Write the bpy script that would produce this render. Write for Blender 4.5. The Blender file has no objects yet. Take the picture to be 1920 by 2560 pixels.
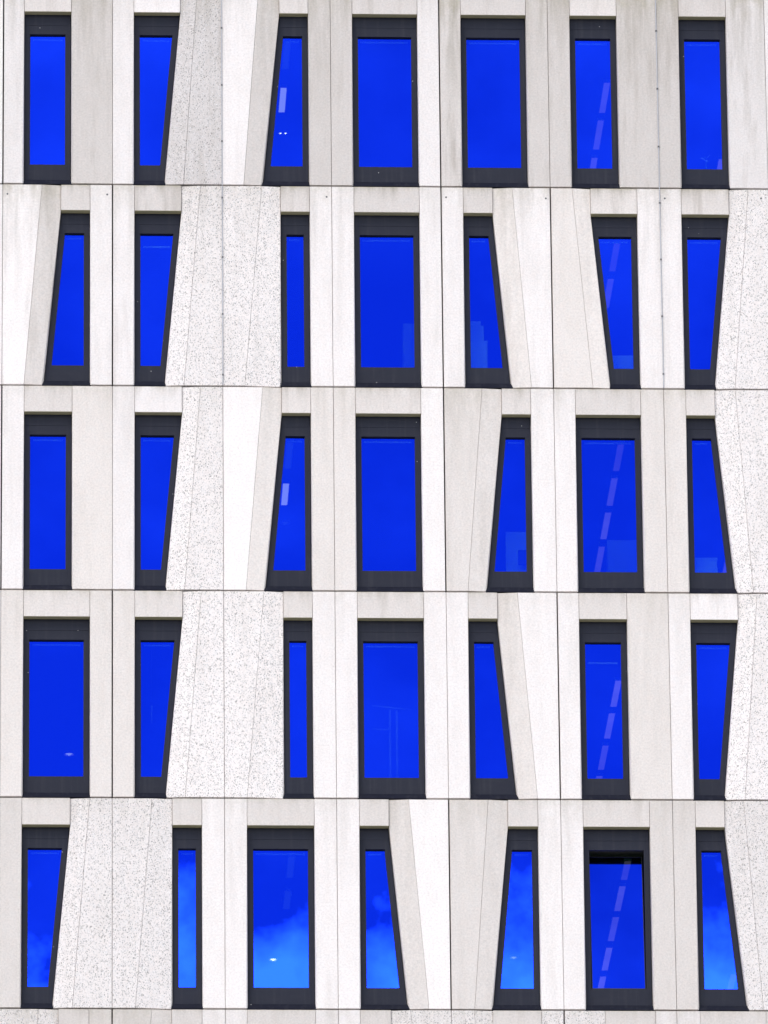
import bpy, math, random
from mathutils import Vector, Matrix
random.seed(7)
scene = bpy.context.scene
col = scene.collection

# ------------------------------------------------------------------ camera, sky, sun, exposure
ZO = 53.9                                   # height of the middle floor joint above the ground (m)
fw = Vector((0.04276114, 0.93742281, 0.34555747))
rt = Vector((0.9990697, -0.04205564, -0.00954239))
up = Vector((-0.00558739, -0.34564404, 0.93834907))
cam = bpy.data.cameras.new('camera'); camo = bpy.data.objects.new('camera', cam); col.objects.link(camo)
M = Matrix((rt, up, -fw)).transposed().to_4x4()
M.translation = Vector((-5.82155, -145.6437, -52.29724 + ZO))
camo.matrix_world = M
cam.sensor_fit = 'VERTICAL'; cam.sensor_height = 36.0; cam.sensor_width = 27.0
cam.lens = 23509.3 / 2560 * 36.0
cam.clip_start = 1.0; cam.clip_end = 9000
scene.camera = camo

SUN_EL, SUN_AZ = math.radians(48), math.radians(38)      # azimuth measured from the facade normal towards the left
sdir = Vector((-math.sin(SUN_AZ) * math.cos(SUN_EL), -math.cos(SUN_AZ) * math.cos(SUN_EL), math.sin(SUN_EL)))
world = bpy.data.worlds.new('World'); scene.world = world; world.use_nodes = True
wn, wl = world.node_tree.nodes, world.node_tree.links
wn.clear()
def wnode(t, **k):
    n = wn.new(t)
    for a, v in k.items(): setattr(n, a, v)
    return n
sky = wnode('ShaderNodeTexSky', sky_type='NISHITA', sun_disc=False)
sky.sun_elevation = SUN_EL
sky.sun_rotation = math.atan2(sdir.x, sdir.y)
sky.altitude = 30; sky.air_density = 1.0; sky.dust_density = 0.3; sky.ozone_density = 2.0
tc = wnode('ShaderNodeTexCoord')
sep = wnode('ShaderNodeSeparateXYZ'); wl.new(tc.outputs['Generated'], sep.inputs[0])
def wmath(op, a, b=None, c=None, clamp=False):
    n = wnode('ShaderNodeMath', operation=op, use_clamp=clamp)
    for i, v in enumerate((a, b, c)):
        if v is None: continue
        if isinstance(v, (int, float)): n.inputs[i].default_value = v
        else: wl.new(v, n.inputs[i])
    return n.outputs[0]
def wnoise(scale, detail, off=(0, 0, 0), sz=(1, 1, 1)):
    mp = wnode('ShaderNodeMapping'); mp.inputs['Location'].default_value = off; mp.inputs['Scale'].default_value = sz
    wl.new(tc.outputs['Generated'], mp.inputs[0])
    n = wnode('ShaderNodeTexNoise'); n.inputs['Scale'].default_value = scale; n.inputs['Detail'].default_value = detail
    n.inputs['Roughness'].default_value = 0.55
    wl.new(mp.outputs[0], n.inputs['Vector']); return n.outputs['Fac']
# a bank of cumulus low over the horizon and thin veils above; unseen high cloud added for white fill light
bank = wmath('MULTIPLY_ADD', wnoise(95, 6, (7.7, 2.3, 1.2)), 0.034, wmath('SUBTRACT', 0.2901, sep.outputs['Z']))
bank = wmath('MULTIPLY', bank, 85, clamp=True)
high = wmath('SUBTRACT', wnoise(6.0, 8, (1.7, 5.2, 0.9), (1, 1, 1.6)), 0.56)
high = wmath('MULTIPLY', high, 3.2, clamp=True)
high = wmath('MULTIPLY', high, wmath('MULTIPLY', wmath('SUBTRACT', sep.outputs['Z'], 0.375), 12, clamp=True))
def wmix(f, a, c):
    n = wnode('ShaderNodeMix', data_type='RGBA'); wl.new(f, n.inputs['Factor']); wl.new(a, n.inputs[6]); n.inputs[7].default_value = c; return n.outputs[2]
skyc = wmix(wmath('MULTIPLY', high, 0.45), sky.outputs[0], (9.0, 9.0, 9.2, 1))
veil = wmath('MULTIPLY', wmath('SUBTRACT', wnoise(26, 5, (0.6, 2.2, 4.0)), 0.42), 3.0, clamp=True)
veil = wmath('MULTIPLY', veil, wmath('MULTIPLY', wmath('SUBTRACT', sep.outputs['Z'], 0.366), 40, clamp=True))
skyc = wmix(wmath('MULTIPLY', veil, 0.62), skyc, (12.0, 12.0, 12.3, 1))
thin = wmath('MULTIPLY', wmath('SUBTRACT', wnoise(42, 5, (8.3, 1.1, 0.0), (1, 1, 1.5)), 0.46), 3.6, clamp=True)
skyc = wmix(wmath('MULTIPLY', thin, 0.30), skyc, (10.5, 10.5, 10.8, 1))
# the cloud bank: sunlit tops over greyer bases
tops = wmath('MULTIPLY', wmath('SUBTRACT', sep.outputs['Z'], 0.235), 25, clamp=True)
bc = wnode('ShaderNodeMix', data_type='RGBA'); wl.new(tops, bc.inputs['Factor'])
bc.inputs[6].default_value = (10.0, 10.2, 10.8, 1); bc.inputs[7].default_value = (46.0, 46.0, 46.0, 1)
bm = wnode('ShaderNodeMix', data_type='RGBA'); wl.new(wmath('MULTIPLY', bank, 0.9), bm.inputs['Factor']); wl.new(skyc, bm.inputs[6]); wl.new(bc.outputs[2], bm.inputs[7])
skyc = bm.outputs[2]
bg = wnode('ShaderNodeBackground'); bg.inputs[1].default_value = 0.14
wl.new(skyc, bg.inputs[0])
wo = wnode('ShaderNodeOutputWorld'); wl.new(bg.outputs[0], wo.inputs[0])
sl = bpy.data.lights.new('sun', 'SUN'); sl.energy = 1.5; sl.angle = math.radians(26); sl.color = (1.0, 0.91, 0.84)
so = bpy.data.objects.new('sun', sl); col.objects.link(so)
so.rotation_euler = sdir.to_track_quat('Z', 'Y').to_euler(); so.location = (-60, -60, 120)
vs = scene.view_settings
vs.view_transform = 'Standard'; vs.look = 'None'; vs.exposure = 0.31; vs.gamma = 1; vs.use_curve_mapping = False
scene.render.engine = 'CYCLES'
scene.cycles.max_bounces = 8; scene.cycles.transparent_max_bounces = 12

# ------------------------------------------------------------------ materials
class NT:
    def __init__(s, name):
        s.m = bpy.data.materials.new(name); s.m.use_nodes = True
        s.n, s.l = s.m.node_tree.nodes, s.m.node_tree.links; s.n.clear()
        s.out = s.n.new('ShaderNodeOutputMaterial')
    def new(s, t, **k):
        n = s.n.new(t)
        for a, v in k.items(): setattr(n, a, v)
        return n
    def put(s, sock, v):
        if isinstance(v, (int, float)): sock.default_value = v
        elif isinstance(v, tuple): sock.default_value = v if len(v) != 3 or sock.type == 'VECTOR' else v + (1,)
        else: s.l.new(v, sock)
    def math(s, op, a, b=None, c=None, clamp=False):
        n = s.new('ShaderNodeMath', operation=op, use_clamp=clamp)
        for i, v in enumerate((a, b, c)):
            if v is not None: s.put(n.inputs[i], v)
        return n.outputs[0]
    def mix(s, f, a, b, blend='MIX'):
        n = s.new('ShaderNodeMix', data_type='RGBA', blend_type=blend)
        s.put(n.inputs[0], f); s.put(n.inputs[6], a); s.put(n.inputs[7], b); return n.outputs[2]
    def pos(s, scale=(1, 1, 1), rot=(0, 0, 0)):
        g = s.new('ShaderNodeNewGeometry'); mp = s.new('ShaderNodeMapping')
        mp.inputs['Scale'].default_value = scale; mp.inputs['Rotation'].default_value = rot
        s.l.new(g.outputs['Position'], mp.inputs[0]); return mp.outputs[0]
    def noise(s, vec, scale, detail=3, rough=0.5):
        n = s.new('ShaderNodeTexNoise'); s.l.new(vec, n.inputs['Vector'])
        n.inputs['Scale'].default_value = scale; n.inputs['Detail'].default_value = detail; n.inputs['Roughness'].default_value = rough
        return n.outputs['Fac']
    def attr(s, name):
        a = s.new('ShaderNodeAttribute', attribute_type='OBJECT', attribute_name=name); return a.outputs['Fac']
    def bsdf(s, color, rough=0.8, normal=None, metal=0.0, spec=0.3):
        b = s.new('ShaderNodeBsdfPrincipled'); s.put(b.inputs['Base Color'], color); s.put(b.inputs['Roughness'], rough)
        b.inputs['Metallic'].default_value = metal; b.inputs['Specular IOR Level'].default_value = spec
        if normal is not None: s.l.new(normal, b.inputs['Normal'])
        s.l.new(b.outputs[0], s.out.inputs[0]); return b
    def bump(s, h, strength, dist):
        b = s.new('ShaderNodeBump'); b.inputs['Strength'].default_value = strength; b.inputs['Distance'].default_value = dist
        s.l.new(h, b.inputs['Height']); return b.outputs[0]

def weathered(t, base):
    """rain dirt that starts at the top edge of a piece, grime along its joints, broad blotches"""
    big = t.noise(t.pos(), 0.8, 4, 0.6)
    c = t.mix(t.math('MULTIPLY', t.math('SUBTRACT', big, 0.35), 1.1, clamp=True), base, (0.93, 0.92, 0.905), 'MULTIPLY')
    mid = t.noise(t.pos((1, 1, 0.45)), 4.5, 6, 0.65)
    c = t.mix(t.math('MULTIPLY', t.math('SUBTRACT', mid, 0.44), 1.5, clamp=True), c, (0.90, 0.89, 0.875), 'MULTIPLY')
    hue = t.noise(t.pos(), 9, 3, 0.6)
    c = t.mix(t.math('MULTIPLY', t.math('SUBTRACT', hue, 0.3), 2.5, clamp=True), t.mix(1.0, c, (1.0, 0.985, 0.985), 'MULTIPLY'), t.mix(1.0, c, (0.98, 0.99, 1.005), 'MULTIPLY'))
    gen = t.new('ShaderNodeTexCoord'); sp = t.new('ShaderNodeSeparateXYZ'); t.l.new(gen.outputs['Generated'], sp.inputs[0])
    topm = t.math('POWER', sp.outputs['Z'], 2.4)
    st = t.noise(t.pos((5, 5, 0.5)), 1.0, 6, 0.65)
    st = t.math('MULTIPLY', t.math('SUBTRACT', st, 0.42), 3.4, clamp=True)
    st = t.math('MULTIPLY', t.math('MULTIPLY', st, topm), t.attr('dirt'), clamp=True)
    c = t.mix(t.math('MULTIPLY', st, 0.9), c, (0.36, 0.325, 0.27))
    pat = t.math('MULTIPLY', t.math('SUBTRACT', t.noise(t.pos((4.2, 4.2, 0.42)), 0.8, 6, 0.68), 0.52), 3.2, clamp=True)
    c = t.mix(t.math('MULTIPLY', t.math('MULTIPLY', pat, t.attr('dirt')), 0.95, clamp=True), c, (0.43, 0.385, 0.335))
    band = t.math('MULTIPLY', t.math('POWER', sp.outputs['Z'], 14.0), t.math('MULTIPLY', t.math('SUBTRACT', t.noise(t.pos(), 6.0, 4, 0.6), 0.30), 2.2, clamp=True))
    c = t.mix(t.math('MULTIPLY', t.math('MULTIPLY', band, t.attr('dirt')), 0.9, clamp=True), c, (0.40, 0.36, 0.25))
    ex = t.math('ABSOLUTE', t.math('SUBTRACT', sp.outputs['X'], 0.5))
    edge = t.math('MULTIPLY', t.math('SUBTRACT', ex, 0.44), 14, clamp=True)
    en = t.math('MULTIPLY', t.math('SUBTRACT', t.noise(t.pos((1, 1, 0.5)), 2.6, 5, 0.7), 0.36), 2.0, clamp=True)
    c = t.mix(t.math('MULTIPLY', t.math('MULTIPLY', edge, en), 0.32), c, (0.42, 0.38, 0.33))
    return c
def concrete(name, base):
    t = NT(name)
    tone = t.attr('tone')
    n = t.new('ShaderNodeCombineXYZ')
    for i in range(3): t.l.new(tone, n.inputs[i])
    c = t.mix(1.0, base, n.outputs[0], 'MULTIPLY')
    c = weathered(t, c)
    g = t.noise(t.pos(), 30, 4, 0.75)
    gg = t.math('MULTIPLY_ADD', g, 0.62, 0.69)
    gv = t.new('ShaderNodeCombineXYZ')
    for i in range(3): t.l.new(gg, gv.inputs[i])
    c = t.mix(1.0, c, gv.outputs[0], 'MULTIPLY')
    pit = t.new('ShaderNodeTexVoronoi'); pit.inputs['Scale'].default_value = 14; t.l.new(t.pos(), pit.inputs['Vector'])
    pm = t.math('LESS_THAN', pit.outputs['Distance'], 0.10)
    c = t.mix(t.math('MULTIPLY', pm, 0.25), c, (0.35, 0.34, 0.32))
    t.bsdf(c, 0.85, t.bump(g, 0.25, 0.004), spec=0.25)
    return t.m
WHITE = concrete('white_concrete', (0.865, 0.815, 0.772))
GREY = concrete('warm_grey_concrete', (0.672, 0.624, 0.575))
def speckled():
    t = NT('exposed_aggregate_concrete')
    tone = t.attr('tone'); n = t.new('ShaderNodeCombineXYZ')
    for i in range(3): t.l.new(tone, n.inputs[i])
    c = t.mix(1.0, (0.865, 0.812, 0.768), n.outputs[0], 'MULTIPLY')
    c = weathered(t, c)
    v = t.pos((1, 0.4, 0.62), (0, math.radians(-32), 0))
    w = t.noise(t.pos(), 22, 2, 0.5)
    wv = t.new('ShaderNodeVectorMath', operation='MULTIPLY_ADD'); cmb = t.new('ShaderNodeCombineXYZ')
    t.l.new(w, cmb.inputs[0]); t.l.new(w, cmb.inputs[2])
    t.l.new(cmb.outputs[0], wv.inputs[0]); wv.inputs[1].default_value = (0.03, 0, 0.03); t.l.new(v, wv.inputs[2])
    vo = t.new('ShaderNodeTexVoronoi'); vo.inputs['Scale'].default_value = 66; t.l.new(wv.outputs[0], vo.inputs['Vector'])
    cs = t.new('ShaderNodeSeparateColor'); t.l.new(vo.outputs['Color'], cs.inputs[0])
    clus = t.noise(t.pos(), 4.5, 3, 0.6)
    pick = t.math('GREATER_THAN', t.math('MULTIPLY_ADD', clus, 0.62, cs.outputs[0]), 0.74)
    dot = t.math('MULTIPLY', t.math('SUBTRACT', 0.44, vo.outputs['Distance']), 9, clamp=True)
    m = t.math('MULTIPLY', t.math('MULTIPLY', pick, dot), 0.85)
    c = t.mix(m, c, t.mix(cs.outputs[1], (0.15, 0.14, 0.13), (0.50, 0.485, 0.46)))
    v2 = t.new('ShaderNodeTexVoronoi'); v2.inputs['Scale'].default_value = 34; t.l.new(wv.outputs[0], v2.inputs['Vector'])
    c2 = t.new('ShaderNodeSeparateColor'); t.l.new(v2.outputs['Color'], c2.inputs[0])
    big = t.math('MULTIPLY', t.math('GREATER_THAN', t.math('MULTIPLY_ADD', clus, 0.5, c2.outputs[0]), 1.04), t.math('MULTIPLY', t.math('SUBTRACT', 0.40, v2.outputs['Distance']), 7, clamp=True))
    c = t.mix(t.math('MULTIPLY', big, 0.7), c, t.mix(c2.outputs[1], (0.24, 0.21, 0.18), (0.52, 0.48, 0.43)))
    pale = t.math('MULTIPLY', t.math('LESS_THAN', cs.outputs[2], 0.2), dot)
    c = t.mix(t.math('MULTIPLY', pale, 0.5), c, (0.88, 0.88, 0.90))
    g = t.noise(t.pos(), 40, 3, 0.7)
    c = t.mix(0.75, c, t.mix(g, (0.6, 0.6, 0.6), (1.4, 1.4, 1.4)), 'MULTIPLY')
    hgt = t.math('SUBTRACT', g, t.math('MULTIPLY', m, 0.8))
    t.bsdf(c, 0.85, t.bump(hgt, 0.5, 0.006), spec=0.25)
    return t.m
SPECK = speckled()
def soffit_shade():
    t = NT('olive_shaded_soffit_concrete')
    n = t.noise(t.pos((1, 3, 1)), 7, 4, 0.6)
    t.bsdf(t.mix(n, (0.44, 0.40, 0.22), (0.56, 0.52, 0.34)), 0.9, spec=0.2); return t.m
SOFFIT_SHADE = soffit_shade()  # lintel undersides: their olive shade is put into the colour
def slate(name, c0, c1, rough):
    t = NT(name)
    n = t.noise(t.pos(), 160, 2, 0.7); b = t.noise(t.pos((1, 1, 3)), 3.0, 3)
    c = t.mix(n, c0, c1)
    c = t.mix(t.math('MULTIPLY', t.math('SUBTRACT', b, 0.5), 0.3, clamp=True), c, (0.06, 0.06, 0.07))
    vo = t.new('ShaderNodeTexVoronoi'); vo.inputs['Scale'].default_value = 5; t.l.new(t.pos(), vo.inputs['Vector'])
    cs = t.new('ShaderNodeSeparateColor'); t.l.new(vo.outputs['Color'], cs.inputs[0])
    drop = t.math('MULTIPLY', t.math('LESS_THAN', vo.outputs['Distance'], 0.035), t.math('GREATER_THAN', cs.outputs[0], 0.55))
    c = t.mix(t.math('MULTIPLY', drop, 0.8), c, (0.6, 0.6, 0.58))
    run = t.math('MULTIPLY', t.math('SUBTRACT', t.noise(t.pos((14, 14, 0.6)), 1.0, 4), 0.52), 1.6, clamp=True)
    c = t.mix(t.math('MULTIPLY', run, 0.35), c, (0.10, 0.10, 0.105))
    t.bsdf(c, rough, spec=0.14); return t.m
FRAME = slate('slate_grey_powder_coated_metal', (0.014, 0.0155, 0.025), (0.029, 0.0315, 0.047), 0.5)
SILLM = slate('dark_sill_metal', (0.005, 0.006, 0.012), (0.010, 0.011, 0.020), 0.45)
def glass():
    """solar-control coating: mirrors the blue of the sky, lets the rest of the light through"""
    t = NT('blue_coated_glass')
    g = t.new('ShaderNodeBsdfGlossy'); g.inputs['Color'].default_value = (0.0055, 0.037, 0.70, 1); g.inputs['Roughness'].default_value = 0.0
    tr = t.new('ShaderNodeBsdfTransparent'); tr.inputs['Color'].default_value = (0.18, 0.34, 0.20, 1)
    mx = t.new('ShaderNodeAddShader')
    t.l.new(tr.outputs[0], mx.inputs[0]); t.l.new(g.outputs[0], mx.inputs[1]); t.l.new(mx.outputs[0], t.out.inputs[0])
    return t.m
GLASS = glass()
def clear():
    t = NT('clear_glass')
    tr = t.new('ShaderNodeBsdfTransparent'); tr.inputs['Color'].default_value = (0.90, 0.93, 0.93, 1); t.l.new(tr.outputs[0], t.out.inputs[0]); return t.m
CLEAR = clear()
def plain(name, c, rough=0.7, metal=0.0):
    t = NT(name); n = t.noise(t.pos(), 30, 2)
    t.bsdf(t.mix(n, tuple(v * 0.9 for v in c), tuple(min(1, v * 1.1) for v in c)), rough, metal=metal); return t.m
CEIL = plain('dim_ceiling', (0.12, 0.12, 0.12)); WALLIN = plain('interior_wall', (0.10, 0.10, 0.10))  # white ceiling coloured dark: the room's dimness is put into its colour
RAIL = plain('blind_rail_white', (0.55, 0.55, 0.56)); BOARD = plain('white_laminate', (0.56, 0.56, 0.56), 0.4)
CARD = plain('pale_card', (0.6, 0.6, 0.58)); DARKB = plain('dark_plastic', (0.03, 0.03, 0.035), 0.5)
CABM = plain('grey_cabinet_metal', (0.2, 0.2, 0.21), 0.5); LEAF = plain('leaf_green', (0.10, 0.22, 0.06), 0.5)
STEEL = plain('galvanised_steel', (0.42, 0.42, 0.44), 0.45, 0.6); CLIPM = plain('dark_clip_metal', (0.11, 0.11, 0.11), 0.5)
SHELLM = plain('pale_rendered_concrete', (0.55, 0.54, 0.52), 0.9)
def emit(name, c, s):
    t = NT(name); e = t.new('ShaderNodeEmission'); e.inputs[0].default_value = c + (1,); e.inputs[1].default_value = s
    t.l.new(e.outputs[0], t.out.inputs[0]); return t.m
def lamp_glow():
    t = NT('strip_lamp_glow'); e = t.new('ShaderNodeEmission'); e.inputs[0].default_value = (1.0, 0.52, 1.3, 1)
    gr = t.noise(t.pos((1, 1, 1)), 3.0, 2)
    t.l.new(t.math('MULTIPLY', t.math('MULTIPLY_ADD', gr, 0.6, 0.7), t.attr('glow')), e.inputs[1]); t.l.new(e.outputs[0], t.out.inputs[0]); return t.m
LAMP = lamp_glow()
LAMPB = emit('bright_strip_lamp_glow', (1.0, 0.66, 1.0), 0.80)
LAMPD = emit('dimmed_strip_lamp_glow', (0.5, 0.85, 1.0), 0.04)
SPOT = emit('spot_glow', (1.0, 0.65, 1.0), 5.0)

# ------------------------------------------------------------------ helpers
def mesh_obj(name, verts, faces, mat, parent=None, smooth=False, mats=None, fmat=None, prop=None):
    cx = sum(v[0] for v in verts) / len(verts); cy = sum(v[1] for v in verts) / len(verts); cz = min(v[2] for v in verts)
    me = bpy.data.meshes.new(name)
    me.from_pydata([(v[0] - cx, v[1] - cy, v[2] - cz) for v in verts], [], faces)
    for m in (mats or [mat]): me.materials.append(m)
    if fmat:
        for p, i in zip(me.polygons, fmat): p.material_index = i
    if smooth:
        for p in me.polygons: p.use_smooth = True
    o = bpy.data.objects.new(name, me); col.objects.link(o)
    o.location = (cx, cy, cz)
    if parent is not None:
        o.parent = parent
        o.location = Vector((cx, cy, cz)) - world_loc(parent)
    if prop:
        for k, v in prop.items(): o[k] = v
    return o
def world_loc(o):
    v = Vector(o.location)
    while o.parent is not None:
        o = o.parent; v += Vector(o.location)
    return v
def empty(name, loc, parent=None):
    o = bpy.data.objects.new(name, None); col.objects.link(o); o.empty_display_size = 0.2
    o.location = loc
    if parent is not None:
        o.parent = parent; o.location = Vector(loc) - world_loc(parent)
    return o
def tag(o, label, cat, group=None):
    o['label'] = label; o['category'] = cat
    if group: o['group'] = group
    return o
def boxvf(x0, x1, y0, y1, z0, z1, base=0):
    v = [(x0, y0, z0), (x1, y0, z0), (x1, y1, z0), (x0, y1, z0), (x0, y0, z1), (x1, y0, z1), (x1, y1, z1), (x0, y1, z1)]
    f = [(0, 3, 2, 1), (4, 5, 6, 7), (0, 1, 5, 4), (1, 2, 6, 5), (2, 3, 7, 6), (3, 0, 4, 7)]
    return v, [tuple(i + base for i in q) for q in f]
def boxes(lst):
    V, F = [], []
    for b in lst:
        v, f = boxvf(*b, base=len(V)); V += v; F += f
    return V, F
def rod(p0, p1, r, n=8):
    p0, p1 = Vector(p0), Vector(p1); d = (p1 - p0).normalized()
    a = d.orthogonal().normalized(); b = d.cross(a)
    V = [tuple(p + a * r * math.cos(2 * math.pi * i / n) + b * r * math.sin(2 * math.pi * i / n)) for p in (p0, p1) for i in range(n)]
    F = [(i, (i + 1) % n, n + (i + 1) % n, n + i) for i in range(n)] + [tuple(range(n - 1, -1, -1)), tuple(range(n, 2 * n))]
    return V, F

# ------------------------------------------------------------------ ground
H, W = 3.6, 1.832
gm = NT('paving_ground'); gn = gm.noise(gm.pos(), 0.4, 5)
gm.bsdf(gm.mix(gn, (0.20, 0.195, 0.185), (0.30, 0.29, 0.27)), 0.9)
g = mesh_obj('ground', [(-4000, -4000, 0), (4000, -4000, 0), (4000, 4000, 0), (-4000, 4000, 0)], [(0, 1, 2, 3)], gm.m)
g['kind'] = 'structure'

# ------------------------------------------------------------------ the facade, storey by storey (metres, x along the wall)
# J = vertical joint (D open and dark, T tight), F = fold (x at top, x at foot), W = window (left top, left foot, right top, right foot)
ROWS = {
1: [('J','D'),'w0.90d0.75',('W',-5.148,-5.148,-4.356,-4.356),'g0.94d1.02',('J','T'),'w0.94d0.45',('W',-3.306,-3.306,-2.525,-2.794),'s0.78d0.60',('F',-2.235,-2.477),'s0.78d0.90',('J','T'),'w0.99d0.45',('F',-1.205,-1.470),'g0.97d1.02',('W',-0.860,-1.149,-0.373,-0.373),'g0.92d1.02',('J','T'),'g0.94d1.02',('W',0.368,0.368,1.467,1.467),'w0.94d0.45',('J','D'),'g0.98d1.83',('W',2.197,2.197,3.297,3.297),'g0.94d1.02',('J','T'),'g0.94d1.02',('W',4.036,4.036,4.829,4.829),'g0.93d1.62',('J','T'),'g0.91d1.41',('W',5.878,5.878,6.680,6.680),'w0.85d1.20'],
2: [('J','T'),'w1.03d0.75',('F',-4.840,-5.132),'g1.04d0.80',('W',-4.526,-4.807,-4.037,-4.037),'w0.97d0.39',('J','D'),'w0.97d0.65',('W',-3.298,-3.298,-2.513,-2.796),'s1.00d0.39',('F',-2.194,-2.477),'s0.97d0.39',('J','T'),'s0.99d0.39',('F',-1.168,-1.467),'s1.01d0.26',('W',-0.856,-0.856,-0.368,-0.368),'w0.99d0.52',('J','T'),'w0.99d0.39',('W',0.371,0.371,1.468,1.468),'w0.98d0.39',('J','D'),'w0.97d0.52',('W',2.200,2.200,2.695,2.965),'g1.16d0.68',('F',3.023,3.299),'w1.00d0.52',('J','D'),'g1.17d0.29',('F',4.029,4.320),'g1.21d0.39',('W',4.335,4.618,5.118,5.118),'w0.98d0.52',('J','T'),'w0.97d0.52',('W',5.857,5.857,6.658,6.362),'s0.98d0.39',('F',6.987,6.688),'s0.98d0.39'],
3: [('J','D'),'w.98d.3',('W',-5.127,-5.127,-4.331,-4.331),'g1.17d.3',('J','T'),'w.96d.3',('W',-3.296,-3.296,-2.509,-2.790),'s1.02d.2',('F',-2.201,-2.474),'s.99d.3',('J','T'),'w1.04d.1',('F',-1.171,-1.464),'g1.17d.3',('W',-0.859,-1.143,-0.374,-0.374),'g1.15d.3',('J','T'),'g1.15d.4',('W',0.365,0.365,1.454,1.454),'w1.02d.2',('J','D'),'g1.10d.6',('F',2.475,2.195),'g1.10d.4',('W',2.796,2.512,3.282,3.282),'w1.01d.3',('J','T'),'w1.01d.4',('W',4.021,4.021,5.111,5.111),'g1.12d.4',('J','T'),'g1.15d.5',('W',5.861,5.861,6.346,6.628),'s1.03d.2',('F',6.688,6.914),'s1d.2'],
4: [('J','T'),'g1.15d.3',('W',-5.125,-5.125,-4.032,-4.032),'g1.14d.3',('J','D'),'g1.14d.3',('W',-3.295,-3.295,-2.509,-2.791),'s1.03d.2',('F',-2.199,-2.474),'s1.03d.2',('J','T'),'s1.03d.2',('F',-1.170,-1.461),'s1.04d.2',('W',-0.852,-0.852,-0.372,-0.372),'w1d.2',('J','T'),'w1d.3',('W',0.365,0.365,1.462,1.462),'w1d.2',('J','T'),'w1d.2',('W',2.192,2.192,2.677,2.957),'g1.12d.4',('F',3.008,3.290),'w1.01d.2',('J','D'),'w.99d.3',('W',4.020,4.020,4.813,4.813),'g1.12d.4',('J','T'),'w.98d.3',('W',5.857,5.857,6.646,6.364),'s1.03d.2',('F',6.971,6.690),'s1d.2'],
5: [('J','T'),'g1.03d.2',('W',-5.138,-5.138,-4.350,-4.632),'s.96d.3',('F',-4.030,-4.310),'s.95d.3',('J','T'),'s.95d.3',('F',-3.014,-3.288),'s.95d.2',('W',-2.685,-2.685,-2.200,-2.200),'w1d.2',('J','T'),'w1d.4',('W',-1.466,-1.466,-0.367,-0.367),'w1d.4',('J','T'),'w1d.3',('W',0.369,0.369,0.853,1.135),'g1.05d.3',('F',1.176,1.472),'w1.03d.1',('J','D'),'g1.06d.4',('F',2.479,2.213),'g1.06d.3',('W',2.798,2.514,3.291,3.291),'w1d.4',('J','T'),'w.98d.5',('W',4.027,4.027,5.119,5.119),'g1.03d.4',('J','T'),'g1.03d.3',('W',5.867,5.867,6.349,6.654),'s.92d.3',('F',6.663,6.909),'s.92d.3'],
6: [('J','T'),'s.92d.5',('F',-4.857,-5.127),'s.92d.5',('W',-4.537,-4.812,-4.038,-4.038),'g1d.5',('J','D'),'g1d.4',('F',-3.022,-3.300),'g1d.3',('W',-2.700,-2.981,-2.207,-2.207),'w.96d.3',('J','T'),'w.95d.3',('W',-1.479,-1.479,-0.368,-0.368),'w.9d.3',('J','T'),'w.94d.3',('W',0.353,0.353,0.856,1.146),'s.92d.3',('F',1.172,1.466),'s.92d.3',('J','T'),'s.92d.3',('F',2.205,2.487),'s.92d.3',('W',2.507,2.793,3.300,3.300),'s.92d.3',('J','D'),'s.92d.3',('W',4.329,4.329,5.150,5.150),'w.9d.3',('J','T'),'w.9d.3',('W',5.873,5.873,6.949,6.949),'g1d.3'],
}
ROWS[0] = list(ROWS[4])
LINT = {1: [1.06, 1.28, 1.04, .98, .98, 1.1, .98], 2: [1.0, 1.0, 1.02, .98, 1.0, 1.1, 1.04], 3: [1.05, 1.25, 1.1, 1.08, 1.06, 1.03, 1.08],
        4: [1.1, 1.08, 1.08, 1.06, 1.06, 1.06, 1.3], 5: [1.06, 1.04, 1.04, 1.04, 1.04, 1.04, 1.06], 6: [1.0] * 7, 0: [1.0] * 7}
LDIRT = {1: .9, 2: 1.3, 3: .8, 4: .7, 5: .5, 6: .5, 0: .5}

bld = empty('office_building', (0.9, 0.0, 0.0))
tag(bld, 'pale concrete office tower with rows of slanted dark-framed blue windows', 'building')
LH = 0.47            # height of a lintel below the floor joint
YF = 0.14            # depth of the window frames behind the wall face
BACK = 0.25

def parse(c):
    f, r = c[0], c[1:]
    t, d = r.split('d'); return f, float(t), float(d)
def offset_poly(P, ins):
    """inner polygon: every edge i (P[i]->P[i+1]) moved inwards by ins[i]; P is counter-clockwise seen from outside"""
    n = len(P); out = []
    for i in range(n):
        a, b, c = P[i - 1], P[i], P[(i + 1) % n]
        d0 = Vector((b[0] - a[0], b[1] - a[1])).normalized(); d1 = Vector((c[0] - b[0], c[1] - b[1])).normalized()
        n0 = Vector((-d0.y, d0.x)); n1 = Vector((-d1.y, d1.x))
        i0, i1 = ins[i - 1], ins[i]
        cr = d0.x * d1.y - d0.y * d1.x
        if abs(cr) < 0.25:
            m = min(i0, i1); q = Vector(b) + (n0 + n1).normalized() * m
        else:
            p0 = Vector(b) + n0 * i0; p1 = Vector(b) + n1 * i1
            s = ((p1.x - p0.x) * d1.y - (p1.y - p0.y) * d1.x) / cr
            q = p0 + d0 * s
        out.append((q.x, q.y))
    return out
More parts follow.
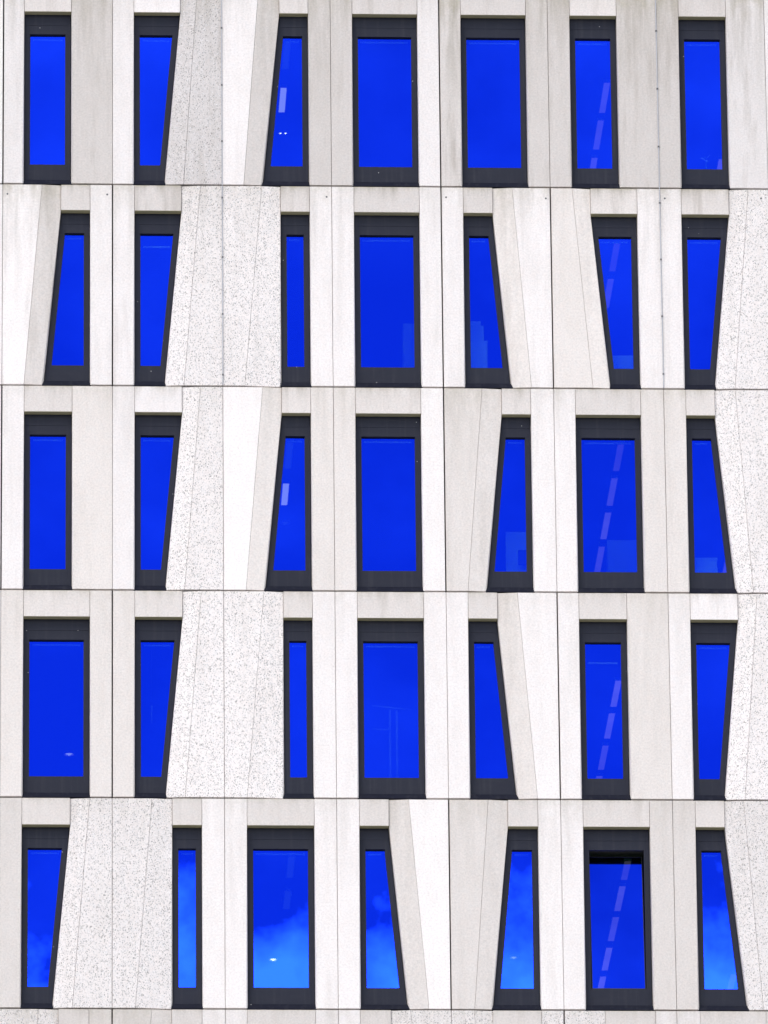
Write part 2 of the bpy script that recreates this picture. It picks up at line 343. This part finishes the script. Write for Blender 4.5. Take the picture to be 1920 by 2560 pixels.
def slab(name, P, ins, dep, mat, parent, yf=lambda x, z: 0.0, back=BACK, prop=None):
    """a concrete piece: front face, eased edges, sides and back. P (x,z) counter-clockwise seen from the front"""
    n = len(P)
    dv = [max(dep[i - 1], dep[i]) for i in range(n)]
    inner = offset_poly(P, ins); mid = [(p[0] * .35 + q[0] * .65, p[1] * .35 + q[1] * .65) for p, q in zip(inner, P)]
    V = [(x, yf(x, z), z) for x, z in inner]
    V += [(m[0], yf(*m) + d * .30, m[1]) for m, d in zip(mid, dv)]
    V += [(p[0], yf(*p) + d, p[1]) for p, d in zip(P, dv)]
    V += [(p[0], back, p[1]) for p in P]
    F = [tuple(range(n))]
    for k in range(3):
        for i in range(n):
            j = (i + 1) % n
            F.append((k * n + i, (k + 1) * n + i, (k + 1) * n + j, k * n + j))
    F.append(tuple(3 * n + i for i in range(n - 1, -1, -1)))
    return mesh_obj(name, [(x, y, z + ZO) for x, y, z in V], F, mat, parent, prop=prop)

MATS = {'w': WHITE, 'g': GREY, 's': SPECK}
WINDOWS = {}
def window(r, c, xlt, xlb, xrt, xrb, zt, zb, tilt=0.0):
    """frame ring, blue pane, head panel and sill; x values hold at lintel level zl and at sill level zs"""
    zl, zs = zt - LH, zb + 0.06
    lx = lambda z: xlt + (xlb - xlt) * (zl - z) / (zl - zs)
    rx = lambda z: xrt + (xrb - xrt) * (zl - z) / (zl - zs)
    wroot = empty('window', ((xlb + xrb) / 2, YF, zb + ZO), bld)
    g = 0.010
    z0, z1 = zb + 0.03, zl + 0.004
    gz0, gz1 = zb + 0.407, zl - 0.355
    m = 0.098
    Z = lambda pts: [(x, y, z + ZO) for x, y, z in pts]
    outer = [(lx(z0) + g, z0), (rx(z0) - g, z0), (rx(z1) - g, z1), (lx(z1) + g, z1)]
    inner = [(lx(gz0) + m, gz0), (rx(gz0) - m, gz0), (rx(gz1) - m, gz1), (lx(gz1) + m, gz1)]
    y0, y1 = YF, YF + 0.05
    V = [(x, y0, z) for x, z in outer] + [(x, y0, z) for x, z in inner] + [(x, y1, z) for x, z in outer] + [(x, y1, z) for x, z in inner]
    F = []
    for i in range(4):
        j = (i + 1) % 4
        F += [(i, j, 4 + j, 4 + i), (8 + j, 8 + i, 12 + i, 12 + j), (j, i, 8 + i, 8 + j), (4 + i, 4 + j, 12 + j, 12 + i)]
    fr = mesh_obj('frame', Z(V), F, FRAME, wroot)
    # sash lip just inside the frame
    e = 0.006
    A = inner; B = [(inner[0][0] + e, inner[0][1] + e), (inner[1][0] - e, inner[1][1] + e), (inner[2][0] - e, inner[2][1] - e), (inner[3][0] + e, inner[3][1] - e)]
    V = [(x, YF + .047, z) for x, z in A] + [(x, YF + .047, z) for x, z in B] + [(x, YF + .0535, z) for x, z in A] + [(x, YF + .0535, z) for x, z in B]
    if not tilt:
        mesh_obj('gasket', Z(V), F, DARKB, wroot)
    # pane: sits behind the ring
    e2 = 0.02
    pg = [(inner[0][0] - e2, gz0 - e2), (inner[1][0] + e2, gz0 - e2), (inner[2][0] + e2, gz1 + e2), (inner[3][0] - e2, gz1 + e2)]
    ya, yb = YF + 0.056, YF + 0.072
    if tilt:
        pg = [(inner[0][0] + .012, gz0 + .004), (inner[1][0] - .012, gz0 + .004), (inner[2][0] - .012, gz1 - .01), (inner[3][0] + .012, gz1 - .01)]
    cxp = sum(p[0] for p in pg) / 4; zp = pg[0][1]
    ra, rb = random.uniform(-.0016, .0016), random.uniform(-.0016, .0016)
    def pt(x, y, z):
        yy = y + (z - (gz0 + gz1) / 2) * ra + (x - cxp) * rb
        if tilt:
            h = z - zp
            return (x, y - 0.03 + h * math.sin(tilt), zp + h * math.cos(tilt))
        return (x, yy, z)
    V = [pt(x, ya, z) for x, z in pg] + [pt(x, yb, z) for x, z in pg]
    F = [(0, 1, 2, 3), (7, 6, 5, 4), (0, 4, 5, 1), (1, 5, 6, 2), (2, 6, 7, 3), (3, 7, 4, 0)]
    pa = mesh_obj('pane', Z(V), F, None, wroot, mats=[GLASS, CLEAR], fmat=[0, 1, 1, 1, 1, 1])
    if tilt:
        ring = []
        q = [(pg[0], pg[1]), (pg[1], pg[2]), (pg[2], pg[3]), (pg[3], pg[0])]
        RV, RF = [], []
        for a, b in q:
            ia = (a[0] + (0.010 if a[0] < cxp else -0.010), a[1] + (0.010 if a[1] < zp + .5 else -0.010))
            ib = (b[0] + (0.010 if b[0] < cxp else -0.010), b[1] + (0.010 if b[1] < zp + .5 else -0.010))
            bs = len(RV)
            for yy in (ya - .008, yb + .03):
                RV += [pt(a[0], yy, a[1]), pt(b[0], yy, b[1]), pt(ib[0], yy, ib[1]), pt(ia[0], yy, ia[1])]
            RF += [tuple(bs + i for i in f) for f in [(0, 1, 2, 3), (7, 6, 5, 4), (0, 4, 5, 1), (1, 5, 6, 2), (2, 6, 7, 3), (3, 7, 4, 0)]]
        mesh_obj('sash', Z(RV), RF, DARKB, wroot)
        wroot['label'] = 'window with its pane tilted open inwards at the top'
    # head panel, 5 mm proud of the frame
    hz0, hz1 = gz1 + 0.16, z1 - 0.012
    hp = [(lx(hz0) + .02, hz0), (rx(hz0) - .02, hz0), (rx(hz1) - .02, hz1), (lx(hz1) + .02, hz1)]
    V = [(x, YF - .005, z) for x, z in hp] + [(x, YF - .0005, z) for x, z in hp]
    mesh_obj('head_panel', Z(V), [(0, 1, 2, 3), (0, 4, 5, 1), (1, 5, 6, 2), (2, 6, 7, 3), (3, 7, 4, 0), (7, 6, 5, 4)], FRAME, wroot)
    # sill: metal fascia that flares out to the wall face
    f = 0.022
    t0, t1 = zb + 0.010, zb + 0.108
    V = [(lx(t0) - f, 0.022, t0), (rx(t0) + f, 0.022, t0), (rx(t1) - .003, 0.085, t1), (lx(t1) + .003, 0.085, t1),
         (lx(t0) - .001, YF - .002, t0), (rx(t0) + .001, YF - .002, t0), (rx(t1) - .003, YF - .002, t1 + .012), (lx(t1) + .003, YF - .002, t1 + .012)]
    mesh_obj('sill', Z(V), [(0, 1, 2, 3), (3, 2, 6, 7), (0, 4, 5, 1), (1, 5, 6, 2), (0, 3, 7, 4), (4, 7, 6, 5)], SILLM, wroot)
    # rail of the roller blind behind the pane
    if not tilt:
        w0, w1 = inner[3][0], inner[2][0]
        dr = {(4, 5): .27, (2, 1): .14}.get((r, c), 0.0)
        v, ff = boxvf(w0 + .05, w1 - .05, YF + .14, YF + .165, gz1 + ZO - .055 - dr, gz1 + ZO - .03 - dr)
        mesh_obj('blind_rail', v, ff, RAIL, wroot)
    WINDOWS[(r, c)] = wroot

def build_row(r):
    zt, zb = (4 - r) * H, (3 - r) * H
    hj = 0.012
    T, B = zt - hj, zb + hj
    toks = ROWS[r]
    # joints on the module; a plain bay is added at each end, outside the picture
    seq = [('J', 'T', -4 * W), ('P', 'w', 1, .3), ('W', -4 * W + .366, -4 * W + .366, -4 * W + 1.465, -4 * W + 1.465, -1), ('P', 'w', .98, .3)]
    k = -3; c = 0
    for t in toks:
        if isinstance(t, str): seq.append(('P',) + parse(t))
        elif t[0] == 'J': seq.append(('J', t[1], k * W)); k += 1
        elif t[0] == 'F': seq.append(t)
        else: seq.append(t + (c,)); c += 1
    seq += [('J', 'T', 4 * W), ('P', 'w', .95, .3), ('W', 4 * W + .366, 4 * W + .366, 4 * W + 1.465, 4 * W + 1.465, 99), ('P', 'w', .98, .3), ('J', 'T', 5 * W)]
    zl, zs = zt - LH, zb + 0.06
    for i, s in enumerate(seq):
        if s[0] == 'W':
            xlt, xlb, xrt, xrb, c = s[1:]
            window(r, c, xlt, xlb, xrt, xrb, zt, zb, tilt=math.radians(6.2) if (r, c) == (5, 5) else 0.0)
            # lintel with its own soffit
            tn = LINT[r][c] if 0 <= c < 7 else 1.0
            P = [(xlt + .003, zl), (xrt - .003, zl), (xrt - .003, T), (xlt + .003, T)]
            n = 4; ins = [.004, .004, .005, .004]
            inner = offset_poly(P, ins)
            V = [(x, 0, z) for x, z in inner] + [(x, .006, z) for x, z in P] + [(x, BACK, z) for x, z in P]
            F = [(0, 1, 2, 3)] + [(a, 4 + a, 4 + (a + 1) % 4, (a + 1) % 4) for a in range(4)] + [(4 + a, 8 + a, 8 + (a + 1) % 4, 4 + (a + 1) % 4) for a in range(4)] + [(11, 10, 9, 8)]
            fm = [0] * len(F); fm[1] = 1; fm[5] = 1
            mesh_obj('lintel', [(x, y, z + ZO) for x, y, z in V], F, None, bld, mats=[WHITE if tn > 1.2 else GREY, SOFFIT_SHADE], fmat=fm,
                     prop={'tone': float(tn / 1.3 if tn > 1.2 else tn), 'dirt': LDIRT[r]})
        if s[0] != 'P': continue
        L, R = seq[i - 1], seq[i + 1]
        f, tone, dirt = s[1:]
        gap = {'D': .011, 'T': .0030}
        left, right = [], []       # left side listed top->bottom, right side bottom->top
        li, ri = [], []
        sm, wi = (.005, .008), (.026, .07)
        if L[0] == 'J': left = [(L[2] + gap[L[1]], T), (L[2] + gap[L[1]], B)]; li = [sm]
        elif L[0] == 'F': left = [(L[1] + .0016, T), (L[2] + .0016, B)]; li = [(.003, .004)]
        else:
            x0 = L[3]; x1 = L[3] + (L[4] - L[3]) * (zl - B) / (zl - zs)
            left = [(x0, T), (x0, zl), (x1, B)]; li = [(.004, .006), wi]
        if R[0] == 'J': right = [(R[2] - gap[R[1]], B), (R[2] - gap[R[1]], T)]; ri = [sm]
        elif R[0] == 'F': right = [(R[2] - .0016, B), (R[1] - .0016, T)]; ri = [(.003, .004)]
        else:
            x0 = R[1]; x1 = R[1] + (R[2] - R[1]) * (zl - B) / (zl - zs)
            right = [(x1, B), (x0, zl), (x0, T)]; ri = [wi, (.004, .006)]
        P = left + right
        E = li + [sm] + ri + [(.005, .006)]
        yf = lambda x, z: 0.0
        Fo = L if L[0] == 'F' else (R if R[0] == 'F' else None)
        Wo = L if L[0] == 'W' else (R if R[0] == 'W' else None)
        if Fo and Wo:               # inner facet of a fold: falls back towards the window
            a = Vector((Fo[1], zt)); b = Vector((Fo[2], zb)); d = (b - a).normalized()
            nrm = Vector((-d.y, d.x)); mx = (left if Wo is L else right)[1][0]
            if (Vector((mx, zl)) - a).dot(nrm) < 0: nrm = -nrm
            yf = lambda x, z, a=a, nrm=nrm: max(0.0, (Vector((x, z)) - a).dot(nrm)) * 0.11
        slab('concrete_panel', P, [e[0] for e in E], [e[1] for e in E], MATS[f], bld, yf, prop={'tone': tone, 'dirt': dirt})
for r in range(0, 7): build_row(r)

# ------------------------------------------------------------------ inside: slabs, rear wall, side walls
X0, X1, D = -4 * W - .02, 5 * W + .02, 13.0
for r in range(0, 7):
    zt = (4 - r) * H
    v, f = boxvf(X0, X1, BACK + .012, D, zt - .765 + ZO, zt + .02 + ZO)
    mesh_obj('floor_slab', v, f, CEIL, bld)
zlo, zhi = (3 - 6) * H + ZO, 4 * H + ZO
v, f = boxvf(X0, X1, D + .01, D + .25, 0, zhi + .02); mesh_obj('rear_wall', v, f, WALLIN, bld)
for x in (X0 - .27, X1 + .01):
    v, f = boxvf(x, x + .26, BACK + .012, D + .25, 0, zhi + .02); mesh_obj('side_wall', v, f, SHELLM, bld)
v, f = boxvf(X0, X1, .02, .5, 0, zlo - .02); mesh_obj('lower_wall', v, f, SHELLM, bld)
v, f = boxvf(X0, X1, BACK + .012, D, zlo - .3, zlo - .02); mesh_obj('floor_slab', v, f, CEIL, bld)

# small anchor holes in the second storey
def disc(x, y, z, r, n=12, depth=.01):
    V = [(x + r * math.cos(2 * math.pi * i / n), y, z + r * math.sin(2 * math.pi * i / n)) for i in range(n)]
    V += [(a, b + depth, c) for a, b, c in V]
    return V, [tuple(range(n))] + [(i, n + i, n + (i + 1) % n, (i + 1) % n) for i in range(n)]
for x, z in ((-5.419, 7.016), (-3.754, 7.016), (-0.085, 7.002), (1.915, 7.009), (3.587, 7.001), (5.583, 7.016), (7.20, 7.029)):
    v, f = disc(x, -.003, z + ZO, .016); mesh_obj('anchor_plug', v, f, CLIPM, bld)

# ------------------------------------------------------------------ things on the wall: two lightning conductor cables with clips
for kx, zs_, lab in ((-1 * W, (10.05, 9.01, 7.99, 6.97, 5.90, 4.88, 3.80), 'thin grey cable clipped along the joint beside speckled concrete panels'),
                (3 * W, (10.06, 9.0, 7.95, 6.93, 5.91, 4.89, 3.86), 'thin grey cable clipped along the joint between smooth concrete panels')):
    v, f = rod((kx, -.010, 3.62 + ZO), (kx, -.010, 4 * H + ZO), .0085)
    cb = mesh_obj('conductor_cable', v, f, STEEL, smooth=False); tag(cb, lab, 'cable', 'cables down the facade')
    for z in zs_:
        v, f = boxes([(kx - .014, kx + .014, -.021, -.0005, z + ZO - .014, z + ZO + .014)])
        mesh_obj('clip', v, f, CLIPM, cb)

# ------------------------------------------------------------------ strip lights on the ceilings
STOREY = {1: 'top', 2: 'second', 3: 'third', 4: 'fourth', 5: 'fifth'}
def zceil(r): return (4 - r) * H - .765 + ZO
def strip(x, r, y0, y1, mat, label, group):
    zc = zceil(r)
    v, f = boxes([(x - .062, x + .062, y0 - .02, y1 + .02, zc - .055, zc - .0005)])
    h = mesh_obj('strip_light', v, f, RAIL); tag(h, label, 'ceiling light', group)
    v, f = boxes([(x - .050, x + .050, y0, y1, zc - .062, zc - .056)])
    mesh_obj('diffuser', v, f, mat, h, prop={'glow': random.uniform(.17, .32) * (1.0 if y0 > 2 else .6)})
SEG = [(0.42, 1.70), (2.07, 3.38), (3.74, 5.03), (5.43, 6.68), (7.05, 8.30)]
ORD = ['first strip light in from the glass', 'second strip light in from the glass', 'third strip light in from the glass', 'fourth strip light in from the glass', 'fifth strip light in from the glass']
lab6 = {1: ', slim rectangular window, top storey', 2: ' behind window with narrow foot and slanting left side', 3: ' behind wide window flanked by white and grey piers',
        4: ' behind rectangular window with one white pier', 5: ' behind the tilted-open window'}
for r, idx in {1: (1, 2, 3), 2: (0, 1), 3: (0, 1, 2, 3), 4: (1, 2, 3, 4), 5: (0, 1, 2, 3, 4)}.items():
    for i in idx: strip(4.80, r, SEG[i][0] + (.31 if r == 5 and i == 0 else 0), SEG[i][1], LAMP, ORD[i] + lab6[r], 'strip lights in a row on the ceilings')
strip(-.71, 1, .45, 1.55, LAMPD, 'dim strip light nearest the glass of the stained top row trapezoid window', 'strip lights')
strip(-.71, 1, 2.40, 3.46, LAMPB, 'bright white strip light above two tiny spots behind trapezoid window', 'strip lights')
strip(-.71, 3, .45, 1.68, LAMPD, 'dim strip light ahead of a bright one behind cream-sided trapezoid window', 'strip lights')
strip(-.71, 3, 2.42, 3.44, LAMPB, 'bright white strip light behind the trapezoid window beside a cream panel', 'strip lights')
strip(-.72, 5, .55, 1.66, LAMPD, 'dim strip light closest to the glass of wide window with a round glowing downlight', 'strip lights')
strip(-.72, 5, 2.40, 3.34, LAMPD, 'dim strip light behind wide window with a round glowing downlight', 'strip lights')
strip(7.02, 1, 5.45, 6.7, LAMP, 'strip light showing in the corner of the window with a small plant', 'strip lights')
strip(7.02, 3, 5.9, 7.2, LAMP, 'strip light in the corner of the window above a white box', 'strip lights')
strip(7.02, 5, 6.9, 8.2, LAMP, 'strip light in the corner of a slanting window with reflected cloud', 'strip lights')

# ------------------------------------------------------------------ round downlights
def downlight(x, y, r, R, glow, label):
    zc = zceil(r); n = 20
    V, F = [], []
    prof = [(R, 0), (R, -.035), (R * .82, -.04), (R * .74, -.012), (R * .30, -.010)]
    for rr, dz in prof:
        V += [(x + rr * math.cos(2 * math.pi * i / n), y + rr * math.sin(2 * math.pi * i / n), zc - .0005 + dz) for i in range(n)]
    for k in range(len(prof) - 1):
        F += [(k * n + i, k * n + (i + 1) % n, (k + 1) * n + (i + 1) % n, (k + 1) * n + i) for i in range(n)]
    o = mesh_obj('downlight', V, F, BOARD, smooth=False); tag(o, label, 'downlight', 'round ceiling downlights')
    m = 16; q = R * .62
    V = [(x + q * math.cos(2 * math.pi * i / m), y + q * math.sin(2 * math.pi * i / m), zc - .02) for i in range(m)] + [(x, y, zc - .06)]
    mesh_obj('lamp_lens', V, [(i, m, (i + 1) % m) for i in range(m)] + [tuple(range(m))], glow, o)
downlight(-.70, 4.46, 1, .035, SPOT, 'tiny bright spotlight nearer the slanting side of a top storey trapezoid window')
downlight(-.61, 4.46, 1, .035, SPOT, 'tiny bright spotlight nearer the upright side of a top storey trapezoid window')
downlight(-.66, 4.40, 3, .09, LAMPD, 'faint round downlight below a bright strip in a trapezoid window')
downlight(-4.31, 6.07, 4, .10, LAMPB, 'round downlight glowing low in the wide rectangular window beside grey piers')
downlight(-.85, 6.22, 5, .085, SPOT, 'warm glowing downlight in a wide window with clouds reflected')
downlight(3.22, 6.06, 5, .08, LAMPB, 'small downlight over bright reflected cloud in a tapering window')

# ------------------------------------------------------------------ furniture just behind the panes
def fz(r): return (3 - r) * H + .02 + ZO          # floor level of storey r
def thing_boxes(name, lst, mat, label, cat, parent=None):
    v, f = boxes(lst); o = mesh_obj(name, v, f, mat, parent)
    if label: tag(o, label, cat)
    return o
# a low cabinet with a storage box on it
f2 = fz(2)
cb = thing_boxes('cabinet', [(2.20, 2.595, .42, .85, f2, 4.60 + ZO)], BOARD, 'pale cabinet under a storage box behind a slanting window', 'cabinet')
thing_boxes('cabinet_door', [(2.215, 2.58, .408, .4195, f2 + .05, 4.58 + ZO)], CARD, None, None, cb)
bx = thing_boxes('storage_box', [(2.22, 2.54, .45, .80, 4.601 + ZO, 4.88 + ZO)], BOARD, 'white storage box standing on a cabinet behind a slanting window', 'box')
thing_boxes('lid', [(2.21, 2.49, .46, .79, 4.881 + ZO, 4.965 + ZO)], CARD, None, None, bx)
# white board with a dark screen in front
f3 = fz(3)
wb = thing_boxes('whiteboard', [(2.866, 3.60, .62, .65, f3 + .35, 1.28 + ZO)], BOARD, 'white board on legs behind a tapering window', 'whiteboard')
for lx_ in (2.90, 3.54): thing_boxes('leg', [(lx_, lx_ + .03, .61, .66, f3, f3 + .349)], STEEL, None, None, wb)
mo = thing_boxes('monitor', [(3.06, 3.40, .50, .53, .66 + ZO, .92 + ZO)], DARKB, 'dark monitor in front of a white board behind a tapering window', 'monitor')
thing_boxes('stand', [(3.21, 3.25, .49, .54, .50 + ZO, .659 + ZO), (3.12, 3.34, .42, .60, .48 + ZO, .499 + ZO)], DARKB, None, None, mo)
ds = thing_boxes('desk', [(2.80, 3.75, .36, .60, .455 + ZO, .479 + ZO)], CARD, 'desk carrying a dark monitor behind a tapering window', 'desk')
for lx_ in (2.82, 3.70): thing_boxes('leg', [(lx_, lx_ + .03, .38, .42, f3, .4545 + ZO)], STEEL, None, None, ds)
# low white radiator and boxes
rd = thing_boxes('radiator', [(4.66, 5.05, .40, .50, f2 + .12, 4.345 + ZO)], BOARD, 'low white radiator behind the window with a narrow foot', 'radiator')
for q in range(4): thing_boxes('fin', [(4.68 + q * .095, 4.74 + q * .095, .388, .3995, f2 + .16, 4.32 + ZO)], BOARD, None, None, rd)
thing_boxes('foot', [(4.70, 4.74, .42, .48, f2, f2 + .1195), (4.97, 5.01, .42, .48, f2, f2 + .1195)], STEEL, None, None, rd)
cb = thing_boxes('cabinet', [(5.99, 6.36, .42, .80, f3, .60 + ZO)], CARD, 'low cabinet under a white box behind window with slanting right side', 'cabinet')
thing_boxes('cabinet_door', [(6.01, 6.34, .408, .4195, f3 + .05, .58 + ZO)], BOARD, None, None, cb)
bx = thing_boxes('storage_box', [(6.0, 6.355, .44, .76, .601 + ZO, .74 + ZO)], BOARD, 'white box on a low cabinet behind window with slanting right side', 'box')
thing_boxes('lid', [(5.99, 6.365, .43, .77, .7405 + ZO, .775 + ZO)], BOARD, None, None, bx)
# grey lockers
for (x0, x1, r, zt_, lab) in ((1.20, 1.62, 2, 4.97, 'tall grey locker at the right edge of a wide rectangular window'), (4.55, 5.05, 3, 1.14, 'grey locker under a line of strip lights behind wide window')):
    lk = thing_boxes('locker', [(x0, x1, .6, 1.05, fz(r), zt_ + ZO)], CABM, lab, 'locker')
    thing_boxes('locker_door', [(x0 + .015, (x0 + x1) / 2 - .004, .588, .5995, fz(r) + .06, zt_ + ZO - .02), ((x0 + x1) / 2 + .004, x1 - .015, .588, .5995, fz(r) + .06, zt_ + ZO - .02)], CABM, None, None, lk)
# coat rack: two poles, a top bar and a short lower bar
f4 = fz(4)
rk = empty('coat_rack', (.97, .5, f4)); tag(rk, 'coat rack with two poles and a crossbar behind a wide window', 'coat rack')
for x in (.908, 1.022):
    v, f = rod((x, .5, f4 + .03), (x, .5, -1.90 + ZO), .018); mesh_obj('pole', v, f, CABM, rk, True)
v, f = rod((.615, .47, -1.835 + ZO), (1.26, .47, -1.90 + ZO), .013); mesh_obj('crossbar', v, f, CABM, rk, True)
v, f = rod((.611, .47, -2.24 + ZO), (.92, .47, -2.252 + ZO), .012); mesh_obj('crossbar', v, f, CABM, rk, True)
v, f = boxes([(.78, 1.15, .34, .66, f4 + .0, f4 + .03)]); mesh_obj('base', v, f, STEEL, rk)
# hanging tube
hr = empty('pendant_tube', (-3.011, .5, -2.152 + ZO)); tag(hr, 'slim pendant tube hanging behind a window that narrows downwards', 'pendant light')
v, f = rod((-3.011, .5, -2.152 + ZO), (-3.011, .5, -1.846 + ZO), .016); mesh_obj('tube', v, f, CABM, hr, True)
v, f = rod((-3.011, .5, -1.846 + ZO), (-3.011, .5, zceil(4)), .003); mesh_obj('cord', v, f, DARKB, hr)
# small plant on a stand
f1 = fz(1)
pl = empty('potted_plant', (6.325, .45, f1)); tag(pl, 'small potted plant peeping over the bottom of a window', 'plant')
V, F = [], []
for k, (rr, zz) in enumerate(((.09, f1), (.12, f1 + .3), (.10, f1 + .3))):
    V += [(6.325 + rr * math.cos(2 * math.pi * i / 12), .45 + rr * math.sin(2 * math.pi * i / 12), zz) for i in range(12)]
F = [(k * 12 + i, k * 12 + (i + 1) % 12, (k + 1) * 12 + (i + 1) % 12, (k + 1) * 12 + i) for k in range(2) for i in range(12)] + [tuple(range(11, -1, -1)), tuple(range(24, 36))]
mesh_obj('pot', V, F, BOARD, pl)
v, f = rod((6.325, .45, f1 + .3), (6.325, .43, 7.86 + ZO), .012); mesh_obj('stem', v, f, LEAF, pl)
for q in range(6):
    a = q * 1.05 + .3; l = .11
    b = Vector((6.325, .43, 7.84 + ZO + .01 * q)); tip = b + Vector((math.cos(a) * l, math.sin(a) * l * .6, .05 + .02 * (q % 3)))
    md = (b + tip) / 2 + Vector((0, 0, .02)); sd = Vector((-math.sin(a), math.cos(a), .4)).normalized() * .028
    mesh_obj('leaf', [tuple(b), tuple(md + sd), tuple(tip), tuple(md - sd), tuple(md + Vector((0, 0, -.004)))], [(0, 1, 2, 3), (0, 3, 4), (3, 2, 4), (2, 1, 4), (1, 0, 4)], BOARD if q % 2 else LEAF, pl)
